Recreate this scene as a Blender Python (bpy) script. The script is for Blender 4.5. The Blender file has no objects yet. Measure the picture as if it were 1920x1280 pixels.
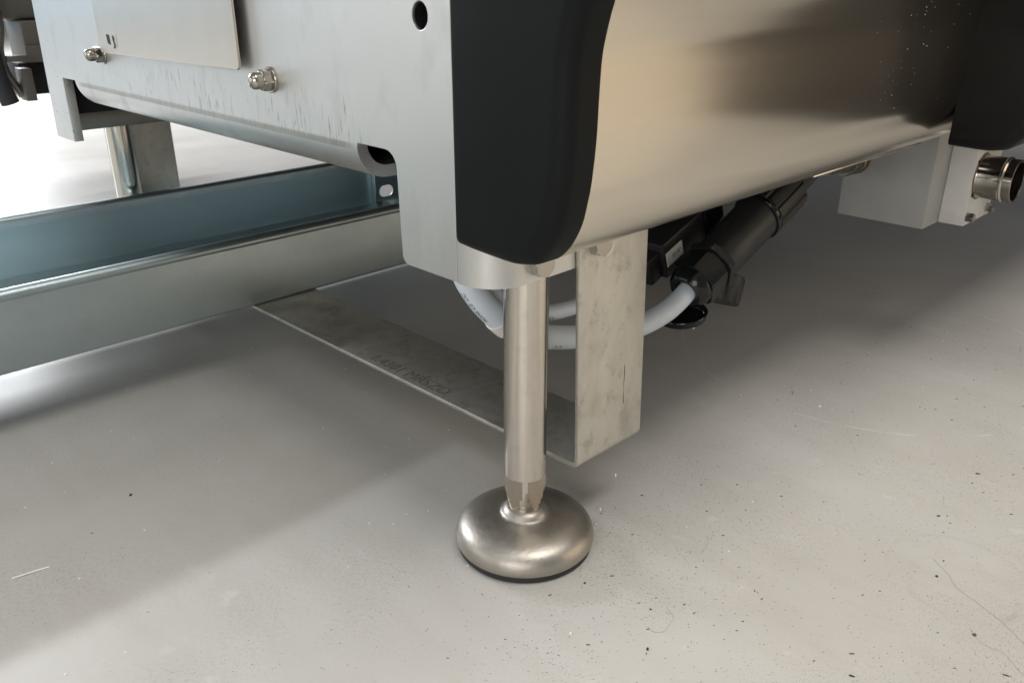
import bpy, bmesh, math, random
from math import radians, sin, cos, pi, acos, sqrt, hypot
from mathutils import Vector, Matrix

random.seed(7)
S = bpy.context.scene
COL = S.collection

# ------------------------------------------------------------------ camera
cam_d = bpy.data.cameras.new("camera")
cam_d.sensor_width = 36.0
cam_d.lens = 29.49
cam_d.clip_start = 0.02
cam_d.clip_end = 100
cam_d.dof.use_dof = True
cam_d.dof.focus_distance = 0.62
cam_d.dof.aperture_fstop = 22.0
cam = bpy.data.objects.new("camera", cam_d)
COL.objects.link(cam)
cam.location = (-0.3607, -0.3530, 0.3770)
cam.rotation_euler = Vector((0.643945, 0.653403, -0.397789)).to_track_quat('-Z', 'Y').to_euler()
S.camera = cam

# ------------------------------------------------------------------ world, lamps, exposure
W = bpy.data.worlds.new("World")
S.world = W
W.use_nodes = True
bg = W.node_tree.nodes["Background"]
bg.inputs[0].default_value = (0.95, 0.97, 1.0, 1)
bg.inputs[1].default_value = 0.25
S.view_settings.view_transform = 'Standard'
S.view_settings.look = 'None'
S.view_settings.exposure = 0.0
S.view_settings.gamma = 1.0


def area(name, loc, target, sx, sy, watts, col, spread=180):
    l = bpy.data.lights.new(name, 'AREA')
    l.shape = 'RECTANGLE'
    l.size, l.size_y, l.energy, l.color = sx, sy, watts, col
    l.spread = radians(spread)
    o = bpy.data.objects.new(name, l)
    COL.objects.link(o)
    o.location = loc
    o.rotation_euler = (Vector(target) - Vector(loc)).to_track_quat('-Z', 'Y').to_euler()
    return o


# ceiling lamps of the hall, above the machine's front and to its left
area("overhead_light", (0.22, -0.76, 2.6), (0.22, -0.72, 0), 1.5, 1.0, 22.5, (1.0, 0.955, 0.885), 110)
area("overhead_light", (-1.9, -0.3, 2.6), (-0.6, -0.1, 0), 1.6, 1.2, 9, (1.0, 0.98, 0.92))
# overhead lamp added to brighten the far floor
area("overhead_light", (0.5, 3.4, 2.6), (0.5, 3.4, 0), 2.4, 1.6, 52, (1.0, 0.98, 0.95), 105)
# daylight from high window strips on the far side of the hall
area("far_side_light", (-0.7, 5.2, 2.42), (-0.2, 0.35, 0), 2.6, 0.13, 180, (0.95, 0.97, 1.0))
area("far_side_light", (0.40, 5.2, 1.56), (0.0, 0.35, 0), 1.2, 0.42, 95, (0.95, 0.97, 1.0))
area("far_side_light", (-1.3, 4.6, 0.95), (0.0, 0.5, 0.3), 1.4, 1.3, 13.0, (0.45, 0.72, 1.0))  # low bluish lamp added to tint the side plate's far end
# added fill lamp that brightens the side plate from the left
area("fill_light", (-3.2, 2.0, 1.1), (0.0, 0.25, 0.3), 3.2, 2.0, 25, (1.0, 0.98, 0.92))
# added warm lamp for the polished front panel to reflect
area("fill_light", (1.75, -2.0, 0.75), (0.1, 0.0, 0.3), 1.8, 1.4, 13, (1.0, 0.79, 0.55))
# added soft fill from behind the camera, reaching under the machine
area("fill_light", (-2.4, -1.35, 0.95), (0.1, 0.2, 0.1), 1.8, 1.3, 25, (1.0, 0.96, 0.90))


# ------------------------------------------------------------------ materials
def N(nt, t, **kw):
    n = nt.nodes.new(t)
    for k, v in kw.items():
        setattr(n, k, v)
    return n


def new_mat(name, col, metal=0.0, rough=0.5, spec=0.5):
    m = bpy.data.materials.new(name)
    m.use_nodes = True
    b = m.node_tree.nodes["Principled BSDF"]
    b.inputs["Base Color"].default_value = (*col, 1)
    b.inputs["Metallic"].default_value = metal
    b.inputs["Roughness"].default_value = rough
    b.inputs["Specular IOR Level"].default_value = spec
    return m


def coords(nt, scale=(1, 1, 1), rot=(0, 0, 0), kind="Object"):
    tc = N(nt, "ShaderNodeTexCoord")
    mp = N(nt, "ShaderNodeMapping")
    mp.inputs["Scale"].default_value = scale
    mp.inputs["Rotation"].default_value = rot
    nt.links.new(tc.outputs[kind], mp.inputs[0])
    return mp.outputs[0]


def noise(nt, vec, scale, detail=4, rough=0.55):
    n = N(nt, "ShaderNodeTexNoise")
    n.inputs["Scale"].default_value = scale
    n.inputs["Detail"].default_value = detail
    n.inputs["Roughness"].default_value = rough
    nt.links.new(vec, n.inputs["Vector"])
    return n.outputs[0]


def ramp(nt, fac, stops):
    r = N(nt, "ShaderNodeValToRGB")
    els = r.color_ramp.elements
    while len(els) < len(stops):
        els.new(0.5)
    for e, (p, c) in zip(els, stops):
        e.position = p
        e.color = (c, c, c, 1) if not isinstance(c, tuple) else (*c, 1)
    nt.links.new(fac, r.inputs[0])
    return r.outputs[0]


def mixc(nt, fac, a, b, blend='MIX'):
    m = N(nt, "ShaderNodeMix", data_type='RGBA', blend_type=blend)
    for sock, v in ((m.inputs[0], fac), (m.inputs[6], a), (m.inputs[7], b)):
        if isinstance(v, (int, float)):
            sock.default_value = v
        elif isinstance(v, tuple):
            sock.default_value = (*v, 1)
        else:
            nt.links.new(v, sock)
    return m.outputs[2]


def mth(nt, op, a, b=0.0):
    m = N(nt, "ShaderNodeMath", operation=op)
    for sock, v in ((m.inputs[0], a), (m.inputs[1], b)):
        if isinstance(v, (int, float)):
            sock.default_value = v
        else:
            nt.links.new(v, sock)
    return m.outputs[0]


def bump(nt, h, strength, dist=0.001):
    b = N(nt, "ShaderNodeBump")
    b.inputs["Strength"].default_value = strength
    b.inputs["Distance"].default_value = dist
    nt.links.new(h, b.inputs["Height"])
    return b.outputs[0]


def bsdf(m):
    return m.node_tree.nodes["Principled BSDF"]


def metal(name, col, rough, var=0.06, stretch=(1, 1, 1), nscale=30, rvar=0.08, bstr=0.0, bscale=(400, 400, 400), spots=0.0, spotcol=(0.1, 0.09, 0.07)):
    m = new_mat(name, col, 1.0, rough)
    nt = m.node_tree
    b = bsdf(m)
    v = coords(nt, stretch)
    n1 = noise(nt, v, nscale, 6, 0.6)
    lo = tuple(max(0, c - var) for c in col)
    hi = tuple(min(1, c + var) for c in col)
    c = mixc(nt, n1, lo, hi)
    if spots:
        n3 = noise(nt, coords(nt, (1, 1, 0.7)), 105, 9, 0.72)
        c = mixc(nt, mth(nt, 'MULTIPLY', ramp(nt, n3, [(0.53, 0.0), (0.74, 1.0)]), spots), c, spotcol)
        n4 = noise(nt, coords(nt), 22, 3, 0.5)
        c = mixc(nt, mth(nt, 'MULTIPLY', ramp(nt, n4, [(0.52, 0.0), (0.72, 1.0)]), spots * 0.7), c, spotcol)
    nt.links.new(c, b.inputs["Base Color"])
    n2 = noise(nt, v, nscale * 2.3, 4)
    r = mth(nt, 'ADD', mth(nt, 'MULTIPLY', n2, rvar * 2), rough - rvar)
    nt.links.new(r, b.inputs["Roughness"])
    if bstr:
        nb = noise(nt, coords(nt, bscale), 1.0, 3, 0.6)
        nt.links.new(bump(nt, nb, bstr, 0.0004), b.inputs["Normal"])
    return m


M = {}
# concrete floor with grey epoxy, scuffs and dust
m = new_mat("floor_epoxy", (0.50, 0.48, 0.45), 0, 0.38, 0.35)
nt = m.node_tree
b = bsdf(m)
v = coords(nt)
big = noise(nt, v, 5.5, 5, 0.55)
vs = coords(nt, (14, 3.0, 1), (0, 0, radians(-28)))
stk = noise(nt, vs, 3.0, 5, 0.6)
fine = noise(nt, v, 240, 4, 0.65)
c = mixc(nt, ramp(nt, big, [(0.3, 0.0), (0.7, 1.0)]), (0.452, 0.440, 0.416), (0.517, 0.509, 0.49))
c = mixc(nt, mth(nt, 'MULTIPLY', ramp(nt, stk, [(0.45, 0.0), (0.75, 1.0)]), 0.35), c, (0.43, 0.40, 0.36))
c = mixc(nt, mth(nt, 'MULTIPLY', ramp(nt, fine, [(0.55, 0.0), (0.8, 1.0)]), 0.25), c, (0.36, 0.34, 0.31))
# fine dark dust streaks, densest in front of the foot
vd = coords(nt, (1, 3.2, 1), (0, 0, radians(62)))
dst = noise(nt, vd, 340, 3, 0.6)
dmask = noise(nt, v, 9, 3, 0.5)
dm = mth(nt, 'MULTIPLY', ramp(nt, dst, [(0.54, 0.0), (0.68, 1.0)]), ramp(nt, dmask, [(0.42, 0.05), (0.66, 1.0)]))
c = mixc(nt, mth(nt, 'MULTIPLY', dm, 0.6), c, (0.20, 0.185, 0.16))
for (cx, cy, rad, wdt, amt) in ((0.172, -0.243, 0.034, 0.0035, 0.16), (0.185, -0.236, 0.045, 0.003, 0.10), (0.09, -0.31, 0.06, 0.006, 0.10), (0.52, -0.02, 0.20, 0.002, -0.5)):
    tcr = N(nt, "ShaderNodeTexCoord")
    dn = N(nt, "ShaderNodeVectorMath", operation='DISTANCE')
    nt.links.new(tcr.outputs["Object"], dn.inputs[0])
    dn.inputs[1].default_value = (cx, cy, 0)
    off = mth(nt, 'ABSOLUTE', mth(nt, 'SUBTRACT', dn.outputs["Value"], rad))
    ringm = N(nt, "ShaderNodeMapRange", interpolation_type='SMOOTHSTEP')
    ringm.inputs[2].default_value = wdt
    ringm.inputs[3].default_value, ringm.inputs[4].default_value = 1.0, 0.0
    nt.links.new(off, ringm.inputs[0])
    brk = ramp(nt, noise(nt, v, 28, 3, 0.6), [(0.45, 0.0), (0.62, 1.0)])
    c = mixc(nt, mth(nt, 'MULTIPLY', mth(nt, 'MULTIPLY', ringm.outputs[0], brk), abs(amt)), c, (0.22, 0.19, 0.15) if amt > 0 else (0.68, 0.68, 0.67))
sm = noise(nt, v, 46, 3, 0.5)
smk = noise(nt, v, 5.0, 2, 0.5)
c = mixc(nt, mth(nt, 'MULTIPLY', mth(nt, 'MULTIPLY', ramp(nt, sm, [(0.64, 0.0), (0.74, 1.0)]), ramp(nt, smk, [(0.45, 0.0), (0.6, 1.0)])), 0.28), c, (0.66, 0.66, 0.65))
nt.links.new(c, b.inputs["Base Color"])
nt.links.new(mth(nt, 'ADD', mth(nt, 'MULTIPLY', big, 0.22), 0.27), b.inputs["Roughness"])
nt.links.new(bump(nt, noise(nt, v, 60, 5, 0.6), 0.12, 0.0006), b.inputs["Normal"])
M['floor'] = m

# satin stainless side plate with drip marks and a rubbed stain line
m = new_mat("satin_steel", (0.66, 0.66, 0.64), 1.0, 0.42)
nt = m.node_tree
b = bsdf(m)
tc = N(nt, "ShaderNodeTexCoord")
sx = N(nt, "ShaderNodeSeparateXYZ")
nt.links.new(tc.outputs["Object"], sx.inputs[0])
Y, Z = sx.outputs[1], sx.outputs[2]
c = mixc(nt, noise(nt, coords(nt, (1, 1, 1)), 14, 4), (0.61, 0.61, 0.585), (0.68, 0.68, 0.665))
cloud = noise(nt, coords(nt, (1, 1.0, 0.5)), 38, 4, 0.55)
c = mixc(nt, mth(nt, 'MULTIPLY', ramp(nt, cloud, [(0.55, 0.0), (0.75, 1.0)]), 0.34), c, (0.42, 0.42, 0.40))


def band(nt, s, lo0, lo1, hi0, hi1):
    mr = N(nt, "ShaderNodeMapRange", interpolation_type='SMOOTHSTEP')
    mr.inputs[1].default_value, mr.inputs[2].default_value = lo0, lo1
    nt.links.new(s, mr.inputs[0])
    mr2 = N(nt, "ShaderNodeMapRange", interpolation_type='SMOOTHSTEP')
    mr2.inputs[1].default_value, mr2.inputs[2].default_value = hi0, hi1
    mr2.inputs[3].default_value, mr2.inputs[4].default_value = 1.0, 0.0
    nt.links.new(s, mr2.inputs[0])
    return mth(nt, 'MULTIPLY', mr.outputs[0], mr2.outputs[0])


drip = noise(nt, coords(nt, (1, 430, 48)), 1.0, 3, 0.6)
clump = ramp(nt, noise(nt, coords(nt, (1, 30, 34)), 1.0, 2, 0.5), [(0.34, 0.0), (0.52, 1.0)])
dripm = mth(nt, 'MULTIPLY', ramp(nt, drip, [(0.575, 0.0), (0.70, 1.0)]), band(nt, Z, 0.268, 0.280, 0.292, 0.318))
dripm = mth(nt, 'MULTIPLY', dripm, clump)
dripm = mth(nt, 'MULTIPLY', dripm, band(nt, Y, 0.08, 0.11, 0.40, 0.52))
c = mixc(nt, mth(nt, 'MULTIPLY', dripm, 0.9), c, (0.12, 0.15, 0.13))
line = mth(nt, 'MULTIPLY', band(nt, Z, 0.2745, 0.2755, 0.2780, 0.2805),
           ramp(nt, noise(nt, coords(nt, (1, 900, 40)), 1.0, 3, 0.6), [(0.30, 0.25), (0.6, 1.0)]))
line = mth(nt, 'MULTIPLY', line, band(nt, Y, 0.10, 0.12, 0.58, 0.60))
c = mixc(nt, mth(nt, 'MULTIPLY', line, 0.75), c, (0.27, 0.245, 0.20))
speck = mth(nt, 'MULTIPLY', ramp(nt, noise(nt, coords(nt, (1, 1, 1)), 210, 2), [(0.70, 0.0), (0.74, 1.0)]), band(nt, Y, 0.60, 0.64, 0.71, 0.72))
c = mixc(nt, mth(nt, 'MULTIPLY', speck, 0.6), c, (0.22, 0.22, 0.24))
nt.links.new(c, b.inputs["Base Color"])
nt.links.new(mth(nt, 'ADD', mth(nt, 'MULTIPLY', cloud, 0.16), 0.36), b.inputs["Roughness"])
M['satin'] = m

M['brushed'] = metal("brushed_steel", (0.74, 0.675, 0.575), 0.17, 0.018, (3, 110, 110), 3, 0.012)
M['plate'] = metal("access_plate_steel", (0.66, 0.61, 0.535), 0.33, 0.02, (1, 9, 1), 6, 0.06)
M['tube'] = metal("turned_steel", (0.62, 0.58, 0.52), 0.15, 0.11, (1, 1, 0.05), 260, 0.07, 0.05, (600, 600, 8), 0.14)
M['cast'] = metal("tumbled_steel", (0.44, 0.41, 0.37), 0.42, 0.06, (1, 1, 1), 90, 0.08, 0.40, (380, 380, 380), 0.10)
M['strap'] = metal("pickled_steel", (0.62, 0.60, 0.545), 0.50, 0.10, (1, 1, 0.4), 70, 0.08, 0.30, (500, 500, 180), 0.60, (0.22, 0.20, 0.16))
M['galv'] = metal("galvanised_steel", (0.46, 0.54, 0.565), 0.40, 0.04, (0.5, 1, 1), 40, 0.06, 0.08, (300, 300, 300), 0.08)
M['galvblue'] = metal("bluish_steel", (0.47, 0.58, 0.60), 0.45, 0.04, (0.35, 1, 6), 30, 0.06)  # bluer tint for the channel's back wall
M['milled'] = metal("milled_steel", (0.47, 0.42, 0.36), 0.34, 0.03, (1, 1, 1), 120, 0.05)
M['nut'] = metal("polished_nut_steel", (0.46, 0.43, 0.385), 0.18, 0.03, (1, 1, 1), 80, 0.04)
M['bluebox'] = metal("background_steel", (0.26, 0.245, 0.22), 0.42, 0.04, (1, 1, 1), 20, 0.05)
M['brass'] = metal("dull_brass", (0.28, 0.22, 0.15), 0.38, 0.05, (1, 1, 1), 40, 0.05)
M['darkpaint'] = new_mat("dark_paint", (0.05, 0.046, 0.042), 0, 0.5, 0.3)
M['bgpart'] = new_mat("grey_brown_casting", (0.13, 0.12, 0.105), 0.3, 0.5, 0.3)
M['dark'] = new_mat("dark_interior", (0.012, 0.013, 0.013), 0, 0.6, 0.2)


def plastic(name, col, rough, bstr=0.06, bsc=900, spec=0.45):
    m = new_mat(name, col, 0, rough, spec)
    nt = m.node_tree
    b = bsdf(m)
    n = noise(nt, coords(nt), bsc, 3, 0.6)
    nt.links.new(bump(nt, n, bstr, 0.0005), b.inputs["Normal"])
    n2 = noise(nt, coords(nt), 25, 4, 0.6)
    nt.links.new(mixc(nt, n2, tuple(c * 0.85 for c in col), tuple(c * 1.2 for c in col)), b.inputs["Base Color"])
    return m


M['cap'] = plastic("black_moulding", (0.0075, 0.0092, 0.0094), 0.5, 0.05, 1500, 0.12)
M['capgloss'] = plastic("black_satin_moulding", (0.0075, 0.0075, 0.0075), 0.42, 0.05, 1500, 0.16)
M['rubber'] = plastic("black_rubber", (0.022, 0.024, 0.026), 0.6)
M['plug'] = plastic("black_plug_plastic", (0.016, 0.0165, 0.017), 0.42, 0.1, 1400)
M['gloss'] = plastic("glossy_black_plastic", (0.006, 0.007, 0.008), 0.16, 0.02, 600)
M['cable'] = plastic("grey_cable_sheath", (0.63, 0.70, 0.78), 0.42, 0.04, 500)
M['white'] = plastic("white_label", (0.72, 0.71, 0.68), 0.5, 0.02)
M['ink'] = new_mat("black_ink", (0.02, 0.02, 0.022), 0, 0.5, 0.3)
M['fadedink'] = new_mat("faded_ink", (0.17, 0.16, 0.13), 0.3, 0.5, 0.3)
M['paint'] = plastic("grey_anodised", (0.40, 0.395, 0.38), 0.48, 0.05, 1200)
M['lightpaint'] = plastic("light_grey_anodised", (0.72, 0.71, 0.68), 0.45, 0.05, 1200)
M['blackbit'] = new_mat("black_crumb", (0.02, 0.018, 0.016), 0, 0.6)
M['dustbit'] = new_mat("dark_dust", (0.075, 0.068, 0.058), 0, 0.8)
M['brownbit'] = new_mat("brown_crumb", (0.10, 0.055, 0.035), 0, 0.7)
M['bluebit'] = new_mat("navy_crumb", (0.015, 0.022, 0.07), 0, 0.5)
M['tanbit'] = new_mat("tan_flake", (0.55, 0.43, 0.25), 0, 0.6)
M['whitebit'] = new_mat("white_chip", (0.85, 0.85, 0.83), 0, 0.4)
M['hair'] = new_mat("brown_fibre", (0.32, 0.26, 0.19), 0, 0.5)
M['heat'] = new_mat("brown_heat_stain", (0.26, 0.19, 0.10), 0.6, 0.5)

# ------------------------------------------------------------------ mesh helpers


def link(name, bm, mat, parent=None, smooth=True, angle=32):
    bmesh.ops.recalc_face_normals(bm, faces=bm.faces)
    me = bpy.data.meshes.new(name)
    bm.to_mesh(me)
    bm.free()
    return link_me(name, me, mat, parent, smooth, angle)


def link_me(name, me, mat, parent=None, smooth=True, angle=32):
    if smooth:
        me.polygons.foreach_set("use_smooth", [True] * len(me.polygons))
        me.set_sharp_from_angle(angle=radians(angle))
    if mat is not None:
        me.materials.append(mat)
    o = bpy.data.objects.new(name, me)
    COL.objects.link(o)
    if parent is not None:
        o.parent = parent
        o.matrix_parent_inverse = parent.matrix_world.inverted()
    return o


def thing(name, label, cat, loc=(0, 0, 0), group=None):
    o = bpy.data.objects.new(name, None)
    COL.objects.link(o)
    o.empty_display_size = 0.02
    o.matrix_world = Matrix.Translation(loc)
    return tag(o, label, cat, group)


def tag(o, label, cat, group=None):
    o["label"] = label
    o["category"] = cat
    if group:
        o["group"] = group
    return o


def bm_box(bm, x0, x1, y0, y1, z0, z1, bev=0.0, seg=2, mat=None):
    r = bmesh.ops.create_cube(bm, size=1.0)
    vs = r['verts']
    for v in vs:
        v.co = Vector(((x0 + x1) / 2 + v.co.x * (x1 - x0), (y0 + y1) / 2 + v.co.y * (y1 - y0), (z0 + z1) / 2 + v.co.z * (z1 - z0)))
    if bev:
        es = list({e for v in vs for e in v.link_edges})
        r2 = bmesh.ops.bevel(bm, geom=es, offset=bev, segments=seg, affect='EDGES', profile=0.5)
        vs = list({v for f in r2['faces'] for v in f.verts} | {v for v in vs if v.is_valid})
    if mat is not None:
        allv = set(vs)
        bmesh.ops.transform(bm, matrix=mat, verts=list(allv))
    return bm


def box(name, dims, mat, parent=None, bev=0.0, seg=2, mtx=None):
    bm = bmesh.new()
    bm_box(bm, *dims, bev=bev, seg=seg)
    if mtx is not None:
        bmesh.ops.transform(bm, matrix=mtx, verts=bm.verts)
    return link(name, bm, mat, parent)


def bm_lathe(bm, prof, n=64, mtx=None, closed=False):
    """prof: list of (r, z); rings joined; r==0 gives a pole"""
    rings = []
    for r, z in prof:
        if r < 1e-7:
            rings.append([bm.verts.new((0, 0, z))])
        else:
            rings.append([bm.verts.new((r * cos(2 * pi * i / n), r * sin(2 * pi * i / n), z)) for i in range(n)])
    pairs = list(zip(rings[:-1], rings[1:]))
    if closed:
        pairs.append((rings[-1], rings[0]))
    for a, c in pairs:
        for i in range(n):
            j = (i + 1) % n
            if len(a) == 1 and len(c) == 1:
                continue
            if len(a) == 1:
                bm.faces.new((a[0], c[i], c[j]))
            elif len(c) == 1:
                bm.faces.new((a[i], a[j], c[0]))
            else:
                bm.faces.new((a[i], a[j], c[j], c[i]))
    vs = [v for r in rings for v in r]
    if mtx is not None:
        bmesh.ops.transform(bm, matrix=mtx, verts=vs)
    return vs


def lathe(name, prof, mat, parent=None, n=64, mtx=None, closed=False, angle=32):
    bm = bmesh.new()
    bm_lathe(bm, prof, n, mtx, closed)
    return link(name, bm, mat, parent, angle=angle)


def axis_mtx(loc, d, up=(0, 0, 1)):
    d = Vector(d).normalized()
    return Matrix.Translation(loc) @ d.to_track_quat('Z', 'Y').to_matrix().to_4x4()


def catmull(pts, per=10):
    P = [Vector(p) for p in pts]
    P = [2 * P[0] - P[1]] + P + [2 * P[-1] - P[-2]]
    out = []
    for i in range(1, len(P) - 2):
        for k in range(per):
            t = k / per
            a, c, d, e = P[i - 1], P[i], P[i + 1], P[i + 2]
            out.append(0.5 * ((2 * c) + (-a + d) * t + (2 * a - 5 * c + 4 * d - e) * t * t + (-a + 3 * c - 3 * d + e) * t ** 3))
    out.append(P[-2])
    return out


def frames(path):
    T = []
    for i in range(len(path)):
        a = path[max(i - 1, 0)]
        c = path[min(i + 1, len(path) - 1)]
        T.append((c - a).normalized())
    n = T[0].orthogonal().normalized()
    F = []
    for t in T:
        n = (n - t * n.dot(t)).normalized()
        F.append((t, n, t.cross(n)))
    return F


def bm_tube(bm, path, r, n=20, cap=True):
    F = frames(path)
    rings = []
    for i, (p, (t, a, c)) in enumerate(zip(path, F)):
        rr = r(i / (len(path) - 1)) if callable(r) else r
        rings.append([bm.verts.new(p + (a * cos(2 * pi * k / n) + c * sin(2 * pi * k / n)) * rr) for k in range(n)])
    for a, c in zip(rings[:-1], rings[1:]):
        for i in range(n):
            j = (i + 1) % n
            bm.faces.new((a[i], a[j], c[j], c[i]))
    if cap:
        bm.faces.new(rings[0])
        bm.faces.new(rings[-1])
    return F


def tube(name, path, r, mat, parent=None, n=20):
    bm = bmesh.new()
    bm_tube(bm, path, r, n)
    return link(name, bm, mat, parent)


def fillet(pts, seg=6):
    """pts: (u, v, r) polygon corners -> rounded outline"""
    out = []
    n = len(pts)
    for i in range(n):
        u, v, r = pts[i]
        p = Vector((u, v))
        a = Vector(pts[i - 1][:2])
        c = Vector(pts[(i + 1) % n][:2])
        if r <= 0:
            out.append((u, v))
            continue
        da, dc = (a - p).normalized(), (c - p).normalized()
        ang = da.angle(dc)
        t = min(r / math.tan(ang / 2), 0.49 * (a - p).length, 0.49 * (c - p).length)
        rr = t * math.tan(ang / 2)
        ctr = p + (da + dc).normalized() * (rr / sin(ang / 2))
        s, e = p + da * t - ctr, p + dc * t - ctr
        a0 = math.atan2(s.y, s.x)
        a1 = math.atan2(e.y, e.x)
        d = (a1 - a0 + pi) % (2 * pi) - pi
        for k in range(seg + 1):
            th = a0 + d * k / seg
            out.append((ctr.x + rr * cos(th), ctr.y + rr * sin(th)))
    return out


def sheet(name, outline, holes, thick, mapper, mat, parent=None, bev=0.0005):
    """flat plate from a 2-D outline with holes, through a filled curve"""
    cu = bpy.data.curves.new(name, 'CURVE')
    cu.dimensions = '2D'
    cu.fill_mode = 'BOTH'
    cu.extrude = thick / 2 - bev
    cu.bevel_depth = bev
    cu.bevel_resolution = 1
    cu.offset = -bev
    for pts in [outline] + holes:
        sp = cu.splines.new('POLY')
        sp.points.add(len(pts) - 1)
        for p, (u, v) in zip(sp.points, pts):
            p.co = (u, v, 0, 1)
        sp.use_cyclic_u = True
    tmp = bpy.data.objects.new(name, cu)
    COL.objects.link(tmp)
    dg = bpy.context.evaluated_depsgraph_get()
    dg.update()
    me = bpy.data.meshes.new_from_object(tmp.evaluated_get(dg))
    bpy.data.objects.remove(tmp)
    bpy.data.curves.remove(cu)
    me.name = name
    for v in me.vertices:
        v.co = mapper(v.co)
    me.materials.clear()
    return link_me(name, me, mat, parent, angle=25)


def text_mesh(s, size, extrude=0.00004):
    cu = bpy.data.curves.new("lettering", 'FONT')
    cu.body = s
    cu.size = size
    cu.extrude = extrude
    cu.resolution_u = 3
    tmp = bpy.data.objects.new("lettering", cu)
    COL.objects.link(tmp)
    dg = bpy.context.evaluated_depsgraph_get()
    dg.update()
    me = bpy.data.meshes.new_from_object(tmp.evaluated_get(dg))
    bpy.data.objects.remove(tmp)
    bpy.data.curves.remove(cu)
    me.materials.clear()
    return me


def lettering(s, size, mapper, mat, parent):
    me = text_mesh(s, size)
    for v in me.vertices:
        v.co = mapper(v.co)
    return link_me("lettering", me, mat, parent, smooth=False)


def strip_extrude(name, prof, thick, widths, mat, parent=None, bev=0.0007):
    """bent strap: prof = list of (y, z) of the outer line; widths = list of (x0, x1); thickness goes to the left of travel"""
    bm = bmesh.new()
    n = len(prof)
    rows = []
    for i in range(n):
        a = Vector(prof[max(i - 1, 0)])
        c = Vector(prof[min(i + 1, n - 1)])
        t = (c - a).normalized()
        nn = Vector((-t.y, t.x))
        p = Vector(prof[i])
        q = p + nn * thick
        x0, x1 = widths[i]
        rows.append([bm.verts.new(v) for v in ((x0, p.x, p.y), (x1, p.x, p.y), (x1, q.x, q.y), (x0, q.x, q.y))])
    for a, c in zip(rows[:-1], rows[1:]):
        for k in range(4):
            j = (k + 1) % 4
            bm.faces.new((a[k], a[j], c[j], c[k]))
    bm.faces.new(rows[0])
    bm.faces.new(rows[-1])
    bmesh.ops.recalc_face_normals(bm, faces=bm.faces)
    long_e = [e for e in bm.edges if len(e.link_faces) == 2 and e.calc_face_angle() > 1.2]
    bmesh.ops.bevel(bm, geom=long_e, offset=bev, segments=2, affect='EDGES', profile=0.5)
    return link(name, bm, mat, parent, angle=40)


def hexhead(name, loc, d, af, h, mat, parent, washer=0.0, rot=0.0, dome=False):
    """hex bolt head / nut along direction d starting on the surface at loc"""
    bm = bmesh.new()
    M4 = axis_mtx(loc, d) @ Matrix.Rotation(rot, 4, 'Z')
    R = af / 2 / cos(pi / 6)
    z0 = 0.0
    prof = [(0, z0), (R * 0.97, z0), (R, z0 + 0.04 * af), (R, h - 0.07 * af), (R * 0.88, h)]
    n = 48

    def ring(r, z, hexy):
        vs = []
        for i in range(n):
            th = 2 * pi * i / n
            ph = (th + pi / 6) % (pi / 3) - pi / 6
            lim = (af / 2) / cos(ph)
            vs.append(bm.verts.new((min(r, lim) * cos(th), min(r, lim) * sin(th), z)))
        return vs
    rings = [ring(r, z, True) for r, z in prof if r > 0]
    if dome:
        rd = af * 0.44
        hd = h + af * 0.30
        rings.append(ring(rd * 1.02, h + 0.0002, False))
        rings.append(ring(rd, h + 0.02 * af, False))
        rings.append(ring(rd, hd, False))
        for k in range(1, 7):
            a = k / 7 * pi / 2
            rings.append(ring(rd * cos(a), hd + rd * 0.85 * sin(a), False))
    for a, c in zip(rings[:-1], rings[1:]):
        for i in range(n):
            j = (i + 1) % n
            bm.faces.new((a[i], a[j], c[j], c[i]))
    bm.faces.new(rings[0])
    bm.faces.new(rings[-1])
    bmesh.ops.transform(bm, matrix=M4, verts=bm.verts)
    o = link(name, bm, mat, parent, angle=24)
    return o


# ------------------------------------------------------------------ the floor
bm = bmesh.new()
bmesh.ops.create_grid(bm, x_segments=4, y_segments=4, size=9)
floor = link("floor", bm, M['floor'])
floor["kind"] = "structure"

# ------------------------------------------------------------------ the machine
XP = -0.0503                     # outer face of the side plate
machine = thing("machine", "stainless steel machine with black end caps standing on round levelling feet", "machine")

# side plate in the (Y, Z) plane with relief slots, two feet and a drilled hole
out = fillet([
    (0.0085, 0.2092, 0), (0.0612, 0.2092, 0.006), (0.0632, 0.2797, 0.011), (0.1035, 0.2797, 0.0045), (0.1035, 0.2780, 0),
    (0.6020, 0.2780, 0), (0.6040, 0.2797, 0), (0.6395, 0.2797, 0.001), (0.6415, 0.2124, 0.0005), (0.6950, 0.2124, 0.0015),
    (0.6870, 0.3552, 0), (0.6830, 0.95, 0.004), (0.0085, 0.95, 0)])
hole = [(0.0342 + 0.0068 * cos(2 * pi * k / 40), 0.3577 + 0.0074 * sin(2 * pi * k / 40)) for k in range(40)]
sheet("side_plate", out, [hole], 0.010, lambda p: Vector((XP + 0.005 - p.z, p.x, p.y)), M['satin'], machine)

lathe("hole_shade", [(0.0062, 0.0014), (0.0062, 0.0100), (0.0, 0.0100), (0.0, 0.0098), (0.0060, 0.0098), (0.0060, 0.0014)], M['dark'], machine, 32, axis_mtx((XP, 0.0342, 0.3577), (1, 0, 0)))  # black sleeve added so the hole's lit wall looks dark
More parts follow.
